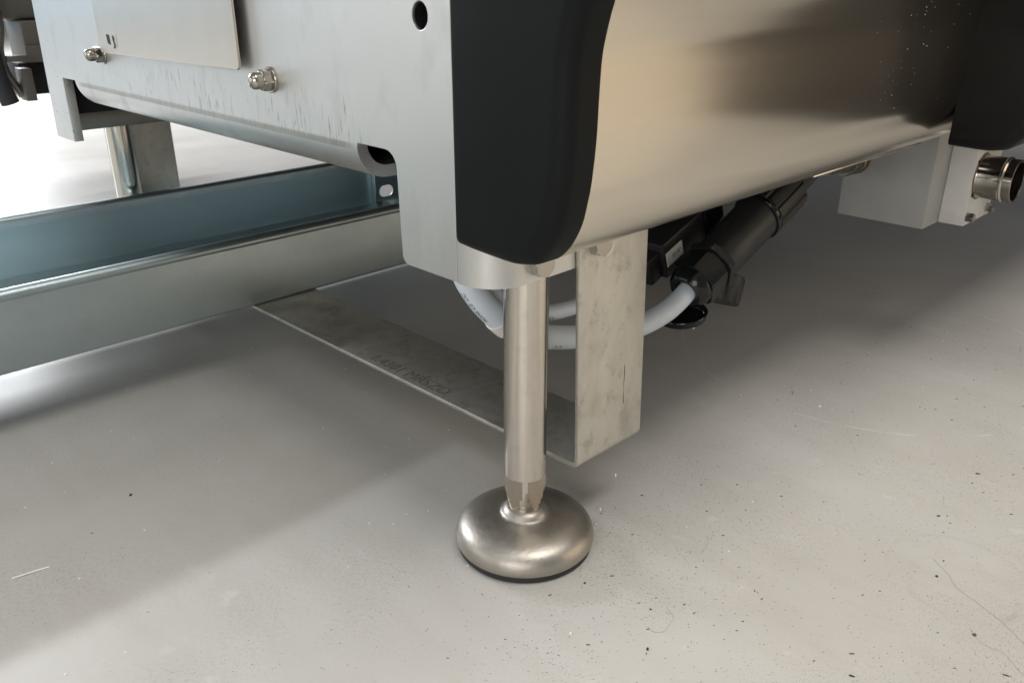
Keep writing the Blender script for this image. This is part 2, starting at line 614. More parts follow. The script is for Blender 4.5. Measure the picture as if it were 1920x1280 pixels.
# rolled lower edge of the side plate
bm = bmesh.new()
R = 0.0235
TH = 0.008
prof = []
for k in range(17):
    a = pi + (pi / 2) * k / 16
    prof.append((XP + R + R * cos(a), 0.2782 + R * sin(a)))
prof.append((0.012, 0.2547))
inner = [(0.012, 0.2547 + TH)]
for k in range(16, -1, -1):
    a = pi + (pi / 2) * k / 16
    inner.append((XP + R + (R - TH) * cos(a), 0.2782 + (R - TH) * sin(a)))
ring = prof + inner
ny = 14
rows = []
for s in range(ny + 1):
    if s < ny - 4:
        rows.append([bm.verts.new((x, 0.1037 + (0.588 - 0.1037) * s / (ny - 4), z)) for x, z in ring])
    else:                        # far end rounded off towards the lower edge
        t = (s - (ny - 4)) / 4
        rows.append([bm.verts.new((x, 0.588 + (0.6020 - 0.588) * t * min(1.0, max(0.0, (z - 0.2547) / 0.0235)) ** 0.5, z)) for x, z in ring])
for a, c in zip(rows[:-1], rows[1:]):
    for i in range(len(ring)):
        j = (i + 1) % len(ring)
        bm.faces.new((a[i], a[j], c[j], c[i]))
bm.faces.new(rows[0])
bm.faces.new(rows[-1])
link("rolled_edge", bm, M['satin'], machine)

# corner sheet bent round to the front, under the cap
bm = bmesh.new()
R = 0.027
pts = [(XP, 0.0080)]
for k in range(15):
    a = pi + (pi / 2) * k / 14
    pts.append((XP + R + R * cos(a), -0.022 + R + R * sin(a)))
pts.append((0.085, -0.022))
th = 0.0045
inn = [(0.085, -0.022 + th)]
for k in range(14, -1, -1):
    a = pi + (pi / 2) * k / 14
    inn.append((XP + R + (R - th) * cos(a), -0.022 + R + (R - th) * sin(a)))
inn.append((XP + th, 0.0080))
ring = pts + inn
lo = [bm.verts.new((x, y, 0.2092 + 0.0005 * sin(40 * x))) for x, y in ring]
hi = [bm.verts.new((x, y, 0.33)) for x, y in ring]
for i in range(len(ring)):
    j = (i + 1) % len(ring)
    bm.faces.new((lo[i], lo[j], hi[j], hi[i]))
bm.faces.new(lo)
bm.faces.new(hi)
link("corner_plate", bm, M['satin'], machine)

# far cross plate and body of the machine
box("end_plate", (-0.039, 0.20, 0.684, 0.692, 0.2168, 0.2385), M['bluebox'], machine, 0.001)
box("shade_block", (-0.0395, 0.30, 0.656, 0.6835, 0.2390, 0.2775), M['dark'], machine, 0.001)  # near-black box put where there is only deep shade
box("rear_cover_blocker", (0.06, 1.60, 0.656, 0.7600, 0.2782, 0.95), M['dark'], machine, 0.001)  # rear cover, widened out of view to stop a window light leak
box("rear_blocker", (0.75, 1.60, 0.7605, 1.70, 0.2784, 0.95), M['dark'], machine, 0.001)  # unseen box added to keep window light off the floor
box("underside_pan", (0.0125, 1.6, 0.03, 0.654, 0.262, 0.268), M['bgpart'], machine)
box("low_rear_blocker", (0.42, 1.60, 0.7605, 0.7640, 0.14, 0.2780), M['dark'], machine)  # hidden strip added to block light passing under the machine
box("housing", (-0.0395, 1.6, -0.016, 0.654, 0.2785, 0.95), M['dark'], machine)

# front panel profile in (Y, Z): flat underside, rolled corner, upright, flare at the top
PROF = [(0.0080, 0.2322), (-0.020, 0.2310), (-0.036, 0.2308), (-0.0455, 0.2322), (-0.0537, 0.2345), (-0.0605, 0.2405), (-0.0655, 0.2472),
        (-0.0707, 0.2578), (-0.0735, 0.2690), (-0.0755, 0.2790), (-0.0777, 0.3007), (-0.0784, 0.3234),
        (-0.0792, 0.3400), (-0.0812, 0.3515), (-0.0858, 0.3674), (-0.0935, 0.385), (-0.105, 0.410), (-0.122, 0.44), (-0.142, 0.48), (-0.158, 0.53), (-0.165, 0.60), (-0.165, 0.95)]
SM = [(p.x, p.y) for p in catmull([(a, c, 0) for a, c in PROF], 5)]


def offset_prof(P, d):
    o = []
    for i in range(len(P)):
        a = Vector(P[max(i - 1, 0)])
        c = Vector(P[min(i + 1, len(P) - 1)])
        t = (c - a).normalized()
        nn = Vector((t.y, -t.x))
        # travel is towards -Y then up: the machine's inside lies on +nn
        o.append((P[i][0] + nn.x * d, P[i][1] + nn.y * d))
    return o


def profile_shell(name, x0, x1, nx, th, mat, parent):
    bm = bmesh.new()
    inn = offset_prof(SM, th)
    ring = SM + inn[::-1]
    rows = [[bm.verts.new((x0 + (x1 - x0) * s / nx, y, z)) for y, z in ring] for s in range(nx + 1)]
    for a, c in zip(rows[:-1], rows[1:]):
        for i in range(len(ring)):
            j = (i + 1) % len(ring)
            bm.faces.new((a[i], a[j], c[j], c[i]))
    bm.faces.new(rows[0])
    bm.faces.new(rows[-1])
    return link(name, bm, mat, parent, angle=40)


profile_shell("front_panel", -0.0300, 0.560, 12, 0.002, M['brushed'], machine)
# dust specks sticking to the panel: too small to count
bm = bmesh.new()
rn = random.Random(5)
for k in range(60):
    z = rn.uniform(0.262, 0.364)
    x = 0.335 + rn.gauss(0, 0.05) + (z - 0.31) * 0.9
    if not 0.05 < x < 0.478:
        continue
    y = next(a[0] + (c[0] - a[0]) * (z - a[1]) / (c[1] - a[1]) for a, c in zip(SM[20:-1], SM[21:]) if a[1] <= z <= c[1])
    q = rn.choice((0.0001, 0.00014, 0.00018, 0.00030))
    bmesh.ops.create_icosphere(bm, subdivisions=1, radius=q, matrix=Matrix.Translation((x, y - q * 0.3, z)))
sp = link("dust", bm, M['whitebit'], machine)
sp["kind"] = "stuff"
# folded lip along the underside of the panel
bm = bmesh.new()
bm_box(bm, 0.27, 0.482, -0.052, -0.036, 0.2322, 0.2342, 0.0008)
link("panel_lip", bm, M['brushed'], machine)


def end_cap(name, xface, xrim, grow, rr, ysh, mat, parent, ybase=0.0065):
    """moulded cap: flat face at xface, rounded over a radius rr into the rim that ends at xrim"""
    bm = bmesh.new()
    base = offset_prof(SM, -grow)
    rings = []
    sg = 8
    cyc = None
    zt = 0.95
    steps = [(0.0, xrim)]
    for k in range(sg + 1):
        a = (pi / 2) * k / sg
        steps.append((rr * (1 - cos(a)), xface + rr * (1 - sin(a))))
    for ins, x in steps:
        P = offset_prof(base, ins)
        ring = [(y + ysh, z) for y, z in P if True]
        yb = ybase - ins * 0.25
        ring = [(min(y, yb), z) for y, z in ring]
        ring = ring + [(yb, zt - 0.0)]
        rings.append([bm.verts.new((x, y, z)) for y, z in ring])
    n = len(rings[0])
    for a, c in zip(rings[:-1], rings[1:]):
        for i in range(n):
            j = (i + 1) % n
            bm.faces.new((a[i], a[j], c[j], c[i]))
    bm.faces.new(rings[0])
    bm.faces.new(rings[-1])
    return link(name, bm, mat, parent, angle=50)


end_cap("end_cap", -0.0540, -0.0300, 0.0004, 0.011, 0.0, M['cap'], machine)
end_cap("end_cap", 0.4870, 0.660, 0.0, 0.011, -0.070, M['capgloss'], machine, ybase=-0.072)
# unseen dark cabinet the front panel mirrors; housing that the right cap closes
box("unseen_cabinet", (1.28, 1.90, -0.85, 0.00, 0.03, 0.95), M['darkpaint'], machine, 0.012, 3)
box("side_housing", (0.6605, 1.2795, -0.150, 0.00, 0.262, 0.95), M['darkpaint'], machine, 0.012, 3)

# access plate standing off the side plate
acc = sheet("access_plate", fillet([(0.2335, 0.3155, 0.0045), (0.4960, 0.3135, 0.0045), (0.4960, 0.54, 0.004), (0.2335, 0.54, 0.004)]), [], 0.002,
            lambda p: Vector((XP - 0.0065 - p.z, p.x, p.y)), M['plate'], machine)
for (y0, z0) in ((0.27, 0.345), (0.46, 0.345), (0.27, 0.50), (0.46, 0.50)):
    lathe("standoff", [(0, 0), (0.005, 0), (0.005, 0.0055), (0, 0.0055)], M['nut'], acc, 16, axis_mtx((XP, y0, z0), (-1, 0, 0)))
# two inked code marks on a small sticker
XS = XP - 0.0065 - 0.001
box("sticker", (XS - 0.0002, XS + 0.0002, 0.452, 0.477, 0.3195, 0.3310), M['plate'], acc)


def mark(pts):
    bm = bmesh.new()
    f = [bm.verts.new((XS - 0.0004, y, z)) for y, z in pts]
    g = [bm.verts.new((XS - 0.0001, y, z)) for y, z in pts]
    bm.faces.new(f)
    bm.faces.new(g)
    for i in range(len(f)):
        j = (i + 1) % len(f)
        bm.faces.new((f[i], f[j], g[j], g[i]))
    link("printed_mark", bm, M['ink'], acc, smooth=False)


mark([(0.4742, 0.3300), (0.4725, 0.3302), (0.4722, 0.3280), (0.4705, 0.3230), (0.4725, 0.3218), (0.4735, 0.3250)])
mark([(0.4718, 0.3300), (0.4692, 0.3302), (0.4674, 0.3290), (0.4668, 0.3214), (0.4698, 0.3216), (0.4706, 0.3260)])
mark([(0.4612, 0.3292), (0.4590, 0.3296), (0.4572, 0.3282), (0.4562, 0.3270), (0.4578, 0.3250), (0.4604, 0.3248)])
mark([(0.4600, 0.3249), (0.4574, 0.3250), (0.4562, 0.3222), (0.4548, 0.3214), (0.4580, 0.3206), (0.4592, 0.3220)])
mark([(0.4602, 0.3203), (0.4592, 0.3216), (0.4570, 0.3207), (0.4572, 0.3190), (0.4612, 0.3186)])

# acorn nuts with washers
for (y, z) in ((0.2035, 0.3110), (0.5120, 0.3105)):
    nut = hexhead("acorn_nut", (XP - 0.0016, y, z), (-1, 0, 0), 0.0132, 0.0066, M['nut'], machine, rot=0.35, dome=True)
    lathe("washer", [(0.0, 0), (0.0086, 0), (0.0089, 0.0004), (0.0089, 0.0012), (0.0086, 0.0016), (0.0, 0.0016)], M['nut'], nut, 40,
          axis_mtx((XP, y, z), (-1, 0, 0)))

# bolts under the panel edge
for (x, y, z, mt) in ((-0.0120, -0.0220, 0.2200, 'nut'), (0.0375, -0.0259, 0.2230, 'nut')):
    hexhead("hex_bolt", (x, y, z), (0, -1, 0), 0.015, 0.0065, M[mt], machine, rot=0.2)
lathe("plastic_washer", [(0, 0), (0.0070, 0), (0.0072, 0.001), (0.0066, 0.0018), (0.0030, 0.0024), (0, 0.0024)], M['white'], machine, 28,
      axis_mtx((0.0462, -0.0260, 0.2195), (0, -1, 0)))


# levelling foot: pad, rubber, shaft
def foot(x, y, label):
    base = Matrix.Translation((x, y, 0))
    ft = bpy.data.objects.new("levelling_foot", None)
    COL.objects.link(ft)
    ft.parent = machine
    ft.matrix_world = base
    ft["label"] = label
    bpy.context.view_layer.update()
    # shaft with four wrench flats and a cone at the bottom
    bm = bmesh.new()
    r0, dfl = 0.0148, 0.0117
    aa = acos(dfl / r0)
    ths = []
    for q in range(4):
        cth = q * pi / 2 + pi
        for k in range(9):
            ths.append(cth - aa + 2 * aa * k / 8)
        for k in range(1, 6):
            ths.append(cth + aa + (pi / 2 - 2 * aa) * k / 6)
    zs = [0.0300, 0.0315] + [0.0315 + (0.0590 - 0.0315) * k / 22 for k in range(1, 23)] + [0.05905, 0.0598, 0.075, 0.12, 0.16, 0.236]

    def rc(z):
        if z >= 0.050:
            return r0
        t = (z - 0.0315) / (0.050 - 0.0315)
        return 0.0110 + (r0 - 0.0110) * max(0, t) ** 0.85
    rings = []
    for z in zs:
        ring = []
        for t in ths:
            r = rc(z)
            if z <= 0.05901:
                ph = (t + pi / 4) % (pi / 2) - pi / 4
                if abs(ph) < aa + 1e-6:
                    r = min(r, dfl / cos(ph))
            ring.append(bm.verts.new((r * cos(t), r * sin(t), z)))
        rings.append(ring)
    n = len(ths)
    for a, c in zip(rings[:-1], rings[1:]):
        for i in range(n):
            j = (i + 1) % n
            f = bm.faces.new((a[i], a[j], c[j], c[i]))
            zc = (a[i].co.z + c[i].co.z) / 2
            mid = (a[i].co + c[j].co) / 2
            if zc < 0.0592 and hypot(mid.x, mid.y) < rc(zc) * 0.985:
                f.material_index = 1
    bm.faces.new(rings[0])
    bm.faces.new(rings[-1])
    bmesh.ops.transform(bm, matrix=base, verts=bm.verts)
    sh = link("shaft", bm, M['tube'], ft, angle=14)
    sh.data.materials.append(M['milled'])
    P = [(0, 0.012), (0.0480, 0.0062), (0.0492, 0.0056), (0.0498, 0.0066), (0.05, 0.0082), (0.0499, 0.0104), (0.0493, 0.0130), (0.0482, 0.0155), (0.0464, 0.0179), (0.0438, 0.0200), (0.0404, 0.0217),
         (0.0362, 0.0233), (0.031, 0.0245), (0.0250, 0.0255), (0.0200, 0.0260), (0.0178, 0.0264), (0.0167, 0.0271),
         (0.0160, 0.0281), (0.0148, 0.0296), (0.0132, 0.0309), (0.0116, 0.0316), (0.0104, 0.0318), (0.0, 0.0318)]
    lathe("foot_pad", P, M['cast'], ft, 96, base, angle=60)
    lathe("rubber_ring", [(0, 0.0002), (0.0474, 0.0002), (0.0484, 0.0012), (0.0486, 0.0048), (0.0478, 0.0064), (0, 0.0064)], M['rubber'], ft, 96, base)
    return ft


foot(0, 0, "round steel levelling foot nearest the camera with a black rubber ring")
foot(0.0262, 0.720, "far levelling foot behind the galvanised channel")

# U-shaped strap under the machine
prof = []
widths = []
zb, ri, ys = 0.0589, 0.0072, -0.0259


def addp(y, z, x0, x1):
    prof.append((y, z))
    widths.append((x0, x1))


for k in range(8):
    z = 0.300 - (0.300 - zb - ri) * k / 7
    f = (z - 0.0589) / (0.2157 - 0.0589)
    addp(ys, z, 0.0270 - 0.0056 * f, 0.0977 - 0.0064 * f)
for k in range(1, 9):
    a = pi + (pi / 2) * k / 8
    addp(ys + ri + ri * cos(a), zb + ri + ri * sin(a), 0.0270, 0.0977)
for k in range(1, 13):
    f = k / 12
    addp(ys + ri + (0.7465 - 2 * ri - ys) * f, zb, 0.0270 - 0.0087 * f, 0.0977 - 0.0010 * f)
for k in range(1, 9):
    a = -pi / 2 + (pi / 2) * k / 8
    addp(0.7465 - ri + ri * cos(a), zb + ri + ri * sin(a), 0.0183, 0.0967 + 0.004 * k / 8)
addp(0.7465, 0.30, 0.0183, 0.1007)
strap = strip_extrude("support_strap", prof, 0.0036, widths, M['strap'], machine)
# faded lettering along the near edge of the strap
ZT = zb + 0.0036
def map_strap2(p):
    return Vector((0.0315 + p.y - 0.0083 * (0.228 - p.x), 0.228 - p.x, ZT + 0.00012 + p.z))


lettering("1.4301 MRSZO", 0.0165, map_strap2, M['fadedink'], strap)
# rust coloured drip on the strap's upright
tube("heat_stain", catmull([(0.0735, -0.02595, 0.126), (0.0740, -0.02598, 0.117), (0.0735, -0.0260, 0.107), (0.0745, -0.02598, 0.099), (0.0745, -0.02595, 0.095)], 5),
     lambda t: 0.00022 + 0.00014 * sin(t * 9), M['heat'], strap, 8)

# ------------------------------------------------------------------ galvanised channel lying on the strap
chan = thing("steel_channel", "long galvanised steel channel with rolled lips lying across the strap", "metal channel", (0, 0.5625, ZT))
YF, YB, ZB, ZTOP = 0.4168, 0.6875, ZT + 0.0004, 0.1296
hr = 0.0062
P = []
# from front lip inner end round the bead, down the front, along the bottom, up the back and round its bead


def arc(cy, cz, r, a0, a1, n=10):
    return [(cy + r * cos(radians(a0 + (a1 - a0) * k / n)), cz + r * sin(radians(a0 + (a1 - a0) * k / n))) for k in range(n + 1)]


front = [(YF + 2 * hr + 0.0006, ZTOP - 0.007)] + arc(YF + hr - 0.0006, ZTOP, hr + 0.0006, 0, 180, 12) + [(YF + 0.0002, ZTOP - 0.0022), (YF, ZTOP - 0.0030)] + arc(YF + 0.003, ZB + 0.003, 0.003, 180, 270, 5)
back = arc(YB - 0.003, ZB + 0.003, 0.003, 270, 360, 5) + [(YB, ZTOP - 0.0030)] + arc(YB - hr, ZTOP, hr, 0, 180, 12) + [(YB - 2 * hr, ZTOP - 0.007)]
P = front + back
x0, x1 = -1.15, 1.00


def chan_shell(P, th):
    bm = bmesh.new()
    n = len(P)
    inn = []
    for i in range(n):
        a = Vector(P[max(i - 1, 0)])
        c = Vector(P[min(i + 1, n - 1)])
        t = (c - a).normalized()
        inn.append((P[i][0] - t.y * th, P[i][1] + t.x * th))
    ring = P + inn[::-1]
    rows = [[bm.verts.new((x0 + (x1 - x0) * s / 8, y, z)) for y, z in ring] for s in range(9)]
    for a, c in zip(rows[:-1], rows[1:]):
        for i in range(len(ring)):
            j = (i + 1) % len(ring)
            bm.faces.new((a[i], a[j], c[j], c[i]))
    bm.faces.new(rows[0])
    bm.faces.new(rows[-1])
    return bm


# front wall and floor without the back wall; the back wall is its own sheet with slots
kf = front + [(YB - 0.0036, ZB)]
link("channel_body", chan_shell(kf, 0.0018), M['galv'], chan, angle=40)
wall = fillet([(x0, ZB, 0), (x1, ZB, 0), (x1, ZTOP, 0), (x0, ZTOP, 0)])
slots = []
for xc in (0.3930, -0.35, -0.85):
    slots.append(fillet([(xc - 0.0125, 0.0693, 0.0082), (xc + 0.0125, 0.0693, 0.0082), (xc + 0.0125, 0.0864, 0.0082), (xc - 0.0125, 0.0864, 0.0082)]))
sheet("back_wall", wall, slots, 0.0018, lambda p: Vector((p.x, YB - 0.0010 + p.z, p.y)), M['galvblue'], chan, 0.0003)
bm = bmesh.new()
ring = arc(YB - hr, ZTOP + 0.0002, hr, 0, 180, 12) + [(YB - 2 * hr, ZTOP - 0.007), (YB - 2 * hr + 0.0016, ZTOP - 0.007)] + arc(YB - hr, ZTOP + 0.0002, hr - 0.0016, 180, 0, 12)
rows = [[bm.verts.new((x, y, z)) for y, z in ring] for x in (x0, x1)]
for i in range(len(ring)):
    j = (i + 1) % len(ring)
    bm.faces.new((rows[0][i], rows[0][j], rows[1][j], rows[1][i]))
bm.faces.new(rows[0])
bm.faces.new(rows[1])
link("back_lip", bm, M['galv'], chan, angle=40)
box("end_tab", (0.366, 0.3676, YB - 0.012, YB - 0.0024, ZB + 0.0020, ZTOP - 0.012), M['galv'], chan, 0.0003)

# ------------------------------------------------------------------ cables and plugs under the machine
c1 = catmull([(0.2690, 0.050, 0.1165), (0.2460, 0.050, 0.1060), (0.2239, 0.050, 0.1006), (0.1929, 0.050, 0.0990), (0.1489, 0.050, 0.1042), (0.0954, 0.050, 0.1172), (0.0590, 0.050, 0.1300),
              (0.0340, 0.050, 0.1440), (0.0180, 0.050, 0.1590), (0.0040, 0.051, 0.1760), (-0.0060, 0.053, 0.196), (-0.0080, 0.058, 0.225), (-0.004, 0.066, 0.262)], 12)
cable = thing("power_cable", "thick pale grey cable looping from the black plug behind the steel leg", "cable", c1[0])
RC = 0.0094
tube("sheath", c1, RC, M['cable'], cable, 24)


def on_cable(path, r, s0, phi, flip=1):
    F = frames(path)
    L = [0]
    for a, c in zip(path[:-1], path[1:]):
        L.append(L[-1] + (c - a).length)

    def mp(p):
        s = s0 + flip * p.x
        i = max(0, min(len(L) - 2, next((k for k in range(len(L) - 1) if L[k + 1] >= s), len(L) - 2)))
        f = (s - L[i]) / max(1e-9, L[i + 1] - L[i])
        q = path[i].lerp(path[i + 1], f)
        t, a, c = F[i]
        # reference: direction towards the front (-Y) projected off the tangent
        rf = Vector((-0.55, -0.7, 0.45))
        rf = (rf - t * rf.dot(t)).normalized()
        bi = t.cross(rf)
        th = phi - flip * p.y / r
        return q + (rf * cos(th) + bi * sin(th)) * (r + 0.0001 + abs(p.z))
    return mp


lettering("C C", 0.0055, on_cable(c1, RC, 0.190, -0.85), M['ink'], cable)
lettering("ROHS CE  CC", 0.0048, on_cable(c1, RC, 0.272, -0.95), M['ink'], cable)
Lc = 0.256
mp = on_cable(c1, RC, Lc, 0, 1)
bm = bmesh.new()
F = frames(c1)
seg = [mp(Vector((d, 0, 0))) for d in (0,)]
bm_tube(bm, [q for i, q in enumerate(c1) if 86 <= i <= 93], RC + 0.0009, 24)
cuff = link("cable_marker", bm, M['white'], cable)

c2 = catmull([(0.2580, 0.100, 0.1215), (0.2150, 0.092, 0.1260), (0.1650, 0.072, 0.1310), (0.1219, 0.060, 0.1345), (0.0902, 0.060, 0.1370), (0.0604, 0.060, 0.1445), (0.0408, 0.060, 0.1563),
              (0.0275, 0.061, 0.1697), (0.0190, 0.063, 0.186), (0.014, 0.068, 0.215), (0.016, 0.075, 0.262)], 12)
cable2 = thing("signal_cable", "thinner grey cable printed in black, curving behind the thick cable and leg", "cable", c2[0])
tube("sheath", c2, 0.0062, M['cable'], cable2, 20)
lettering("CE RoHS", 0.0052, on_cable(c2, 0.0062, 0.178, -0.75), M['ink'], cable2)

# large round plug with gland nut
pa, pb = Vector((0.2625, 0.050, 0.1145)), Vector((0.4304, 0.050, 0.1864))
dr = (pb - pa).normalized()
plug = thing("cable_plug", "big round black plug with hexagonal gland hanging under the steel panel", "plug", pa)
MT = axis_mtx(pa, dr) @ Matrix.Diagonal((1.03, 1.03, 1.10, 1.0))
lathe("gland_nose", [(0.0095, 0.0000), (0.0110, -0.0035), (0.0150, -0.0042), (0.0185, -0.0010), (0.0205, 0.0045), (0.0208, 0.0090), (0.0, 0.0090)], M['gloss'], plug, 48, MT)
bm = bmesh.new()


def hexprism(bm, af, z0, z1, mtx, cham=0.0012, rot=0.0):
    n = 48
    R = af / 2 / cos(pi / 6)

    def ring(r, z):
        vs = []
        for i in range(n):
            th = 2 * pi * i / n
            ph = (th + pi / 6) % (pi / 3) - pi / 6
            q = min(r, (af / 2) / cos(ph))
            vs.append(bm.verts.new((q * cos(th + rot), q * sin(th + rot), z)))
        return vs
    rs = [ring(R * 0.93, z0), ring(R, z0 + cham * 2), ring(R, z1 - cham * 2), ring(R * 0.93, z1)]
    for a, c in zip(rs[:-1], rs[1:]):
        for i in range(n):
            j = (i + 1) % n
            bm.faces.new((a[i], a[j], c[j], c[i]))
    bm.faces.new(rs[0])
    bm.faces.new(rs[-1])
    bmesh.ops.transform(bm, matrix=mtx, verts=[v for r in rs for v in r])


hexprism(bm, 0.0415, 0.0065, 0.0300, MT, rot=0.26)
link("gland_nut", bm, M['gloss'], plug, angle=22)
lathe("gland_collar", [(0, 0.0300), (0.0195, 0.0300), (0.0195, 0.0325), (0, 0.0325)], M['gloss'], plug, 48, MT)
bm = bmesh.new()
hexprism(bm, 0.0440, 0.0322, 0.0390, MT, 0.0006, rot=0.26)
link("lock_nut", bm, M['plug'], plug, angle=22)
lathe("plug_body", [(0, 0.0385), (0.0200, 0.0385), (0.0208, 0.0400), (0.0215, 0.0700), (0.0222, 0.1040), (0.0222, 0.1080), (0, 0.1080)], M['plug'], plug, 64, MT)
lathe("seal_ring", [(0, 0.1075), (0.0238, 0.1075), (0.0246, 0.1085), (0.0246, 0.1112), (0.0238, 0.1120), (0, 0.1120)], M['gloss'], plug, 64, MT)
# ribbed coupling ring
bm = bmesh.new()
n = 96
pr = []
for z, k in ((0.1125, 0), (0.1130, 1), (0.1560, 1), (0.1575, 0)):
    ringv = []
    for i in range(n):
        ph = i % 8
        r = 0.0232 + (0.0016 if 0 < ph < 7 else 0.0) * k
        ringv.append(bm.verts.new((r * cos(2 * pi * i / n), r * sin(2 * pi * i / n), z)))
    pr.append(ringv)
for a, c in zip(pr[:-1], pr[1:]):
    for i in range(n):
        j = (i + 1) % n
        bm.faces.new((a[i], a[j], c[j], c[i]))
bm.faces.new(pr[0])
bm.faces.new(pr[-1])
bmesh.ops.transform(bm, matrix=MT, verts=bm.verts)
link("coupling_ring", bm, M['plug'], plug, angle=22)
lathe("socket_body", [(0, 0.157), (0.017, 0.157), (0.017, 0.215), (0, 0.215)], M['plug'], plug, 40, MT)
# moulded print along the body
ptxt = None


def body_map(s0, phi0, r):
    # letters run along the axis on the lower right of the body
    cdir = (Vector(cam.location) - (pa + dr * 0.08))
    cdir = (cdir - dr * cdir.dot(dr)).normalized()
    bi = dr.cross(cdir)

    def mp(p):
        th = phi0 - p.y / r
        return pa + dr * (s0 + p.x) + (cdir * cos(th) + bi * sin(th)) * (r + 0.0001 + abs(p.z))
    return mp


lettering("E24 3A 125V", 0.0042, body_map(0.066, -0.75, 0.0229), M['fadedink'], plug)

# protective caps hanging off the plug
dcap = thing("dust_cap", "ribbed round black dust cap hanging behind the plug's gland", "dust cap", (0.351, 0.062, 0.099))
bm = bmesh.new()
MC = axis_mtx((0.338, 0.066, 0.0790), (0.42, 0.10, 0.88))
n = 72
pr = []
for z, r1, rb in ((0.0, 0.0228, 0), (0.0015, 0.0242, 1), (0.0260, 0.0242, 1), (0.0285, 0.0228, 0), (0.0295, 0.0205, 0)):
    pr.append([bm.verts.new(((r1 - (0.0012 if (i % 6 in (0, 1)) and rb else 0)) * cos(2 * pi * i / n), (r1 - (0.0012 if (i % 6 in (0, 1)) and rb else 0)) * sin(2 * pi * i / n), z)) for i in range(n)])
for a, c in zip(pr[:-1], pr[1:]):
    for i in range(n):
        j = (i + 1) % n
        bm.faces.new((a[i], a[j], c[j], c[i]))
bm.faces.new(pr[0])
bm.faces.new(pr[-1])
bmesh.ops.transform(bm, matrix=MC, verts=bm.verts)
link("cap_body", bm, M['plug'], dcap, angle=25)
tube("tether", catmull([(0.352, 0.066, 0.1085), (0.365, 0.066, 0.120), (0.385, 0.062, 0.133), (0.400, 0.058, 0.150)], 6), 0.0014, M['plug'], dcap, 10)

dcup = thing("open_cap", "open black rubber cap lying on its rim below the plug", "dust cap", (0.281, 0.062, 0.082))
MC = axis_mtx((0.279, 0.064, 0.0770), (-0.16, 0.02, 1.0))
lathe("cup", [(0, 0.0), (0.0200, 0.0), (0.0228, 0.0012), (0.0236, 0.0060), (0.0246, 0.0072), (0.0242, 0.0080), (0.0226, 0.0072), (0.0216, 0.0018), (0, 0.0014)], M['gloss'], dcup, 56, MC)
tube("tether", catmull([(0.300, 0.064, 0.0900), (0.315, 0.066, 0.0975), (0.330, 0.066, 0.104), (0.352, 0.062, 0.124)], 6), 0.0016, M['plug'], dcup, 10)

# second, flatter plug behind, with a printed label
qa, qb = Vector((0.255, 0.100, 0.1200)), Vector((0.3950, 0.100, 0.1715))
dq = (qb - qa).normalized()
nq = dq.cross(Vector((0, 1, 0))).normalized()
if nq.z < 0:
    nq = -nq
MQ = Matrix.Translation(qa) @ Matrix((dq, Vector((0, 1, 0)), nq)).transposed().to_4x4()
plug2 = thing("flat_plug", "flat black plug with a small white printed label behind the strap", "plug", qa)
bm = bmesh.new()
bm_box(bm, 0, 0.019, -0.013, 0.013, -0.012, 0.016, 0.002)
bmesh.ops.transform(bm, matrix=MQ, verts=bm.verts)
link("cable_hood", bm, M['plug'], plug2)
bm = bmesh.new()
bm_box(bm, 0.018, 0.085, -0.018, 0.018, -0.014, 0.024, 0.0025)
bmesh.ops.transform(bm, matrix=MQ, verts=bm.verts)
link("plug_shell", bm, M['plug'], plug2)
bm = bmesh.new()
bm_box(bm, 0.084, 0.115, -0.021, 0.021, -0.018, 0.026, 0.003)
bmesh.ops.transform(bm, matrix=MQ, verts=bm.verts)
link("latch_frame", bm, M['gloss'], plug2)
bm = bmesh.new()
bm_box(bm, 0.0205, 0.046, -0.0186, -0.0178, -0.0015, 0.0135, 0.0)
bmesh.ops.transform(bm, matrix=MQ, verts=bm.verts)
lab = link("label_tag", bm, M['white'], plug2, smooth=False)


def mapq(p):
    return MQ @ Vector((0.0435 - p.x, -0.0189 - abs(p.z), 0.0085 - p.y))


lettering("-X10", 0.0070, mapq, M['ink'], lab)

# ------------------------------------------------------------------ valve block with flange and pipe stub
blk = thing("valve_block", "grey metal block with bolted flange and short steel pipe under the panel", "valve block", (0.74, 0.03, 0.098))
box("block_body", (0.683, 0.90, 0.0, 0.1075, 0.0975, 0.2590), M['paint'], blk, 0.0012)
box("flange_plate", (0.7305, 0.8210, -0.0300, -0.0004, 0.0980, 0.2240), M['lightpaint'], blk, 0.0010)
pc = (0.7590, 0.1555)
MP = axis_mtx((pc[0], -0.0300, pc[1]), (0, -1, 0))
lathe("pipe_stub", [(0.0240, 0.0), (0.0270, 0.0), (0.0262, 0.0010), (0.0258, 0.0020), (0.0258, 0.0260), (0.0270, 0.0275), (0.0270, 0.0290), (0.0252, 0.0305), (0.0252, 0.0400), (0.0248, 0.0404),
                    (0.0232, 0.0404), (0.0228, 0.0400), (0.0228, 0.0)], M['tube'], blk, 56, MP, closed=True)
lathe("weld_ring", [(0.0258, 0.0), (0.0285, 0.0), (0.0280, 0.0008), (0.0262, 0.0014)], M['heat'], blk, 48, MP, closed=True)
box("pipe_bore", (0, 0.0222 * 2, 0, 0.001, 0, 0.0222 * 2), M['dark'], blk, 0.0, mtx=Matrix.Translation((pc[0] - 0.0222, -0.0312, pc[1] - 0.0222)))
for (x, z) in ((0.7330 + 0.0045, 0.1085), (0.8080, 0.1085), (0.7365, 0.2045), (0.8100, 0.2020)):
    hexhead("hex_bolt", (x, -0.0300, z), (0, -1, 0), 0.0105, 0.0085, M['nut'], blk, rot=0.3)
fit = thing("pipe_fitting", "dark threaded fitting with hexagon screwed into the grey block", "pipe fitting", (0.683, 0.085, 0.170))
MF = axis_mtx((0.683, 0.095, 0.170), (-1, 0.0, 0.05))
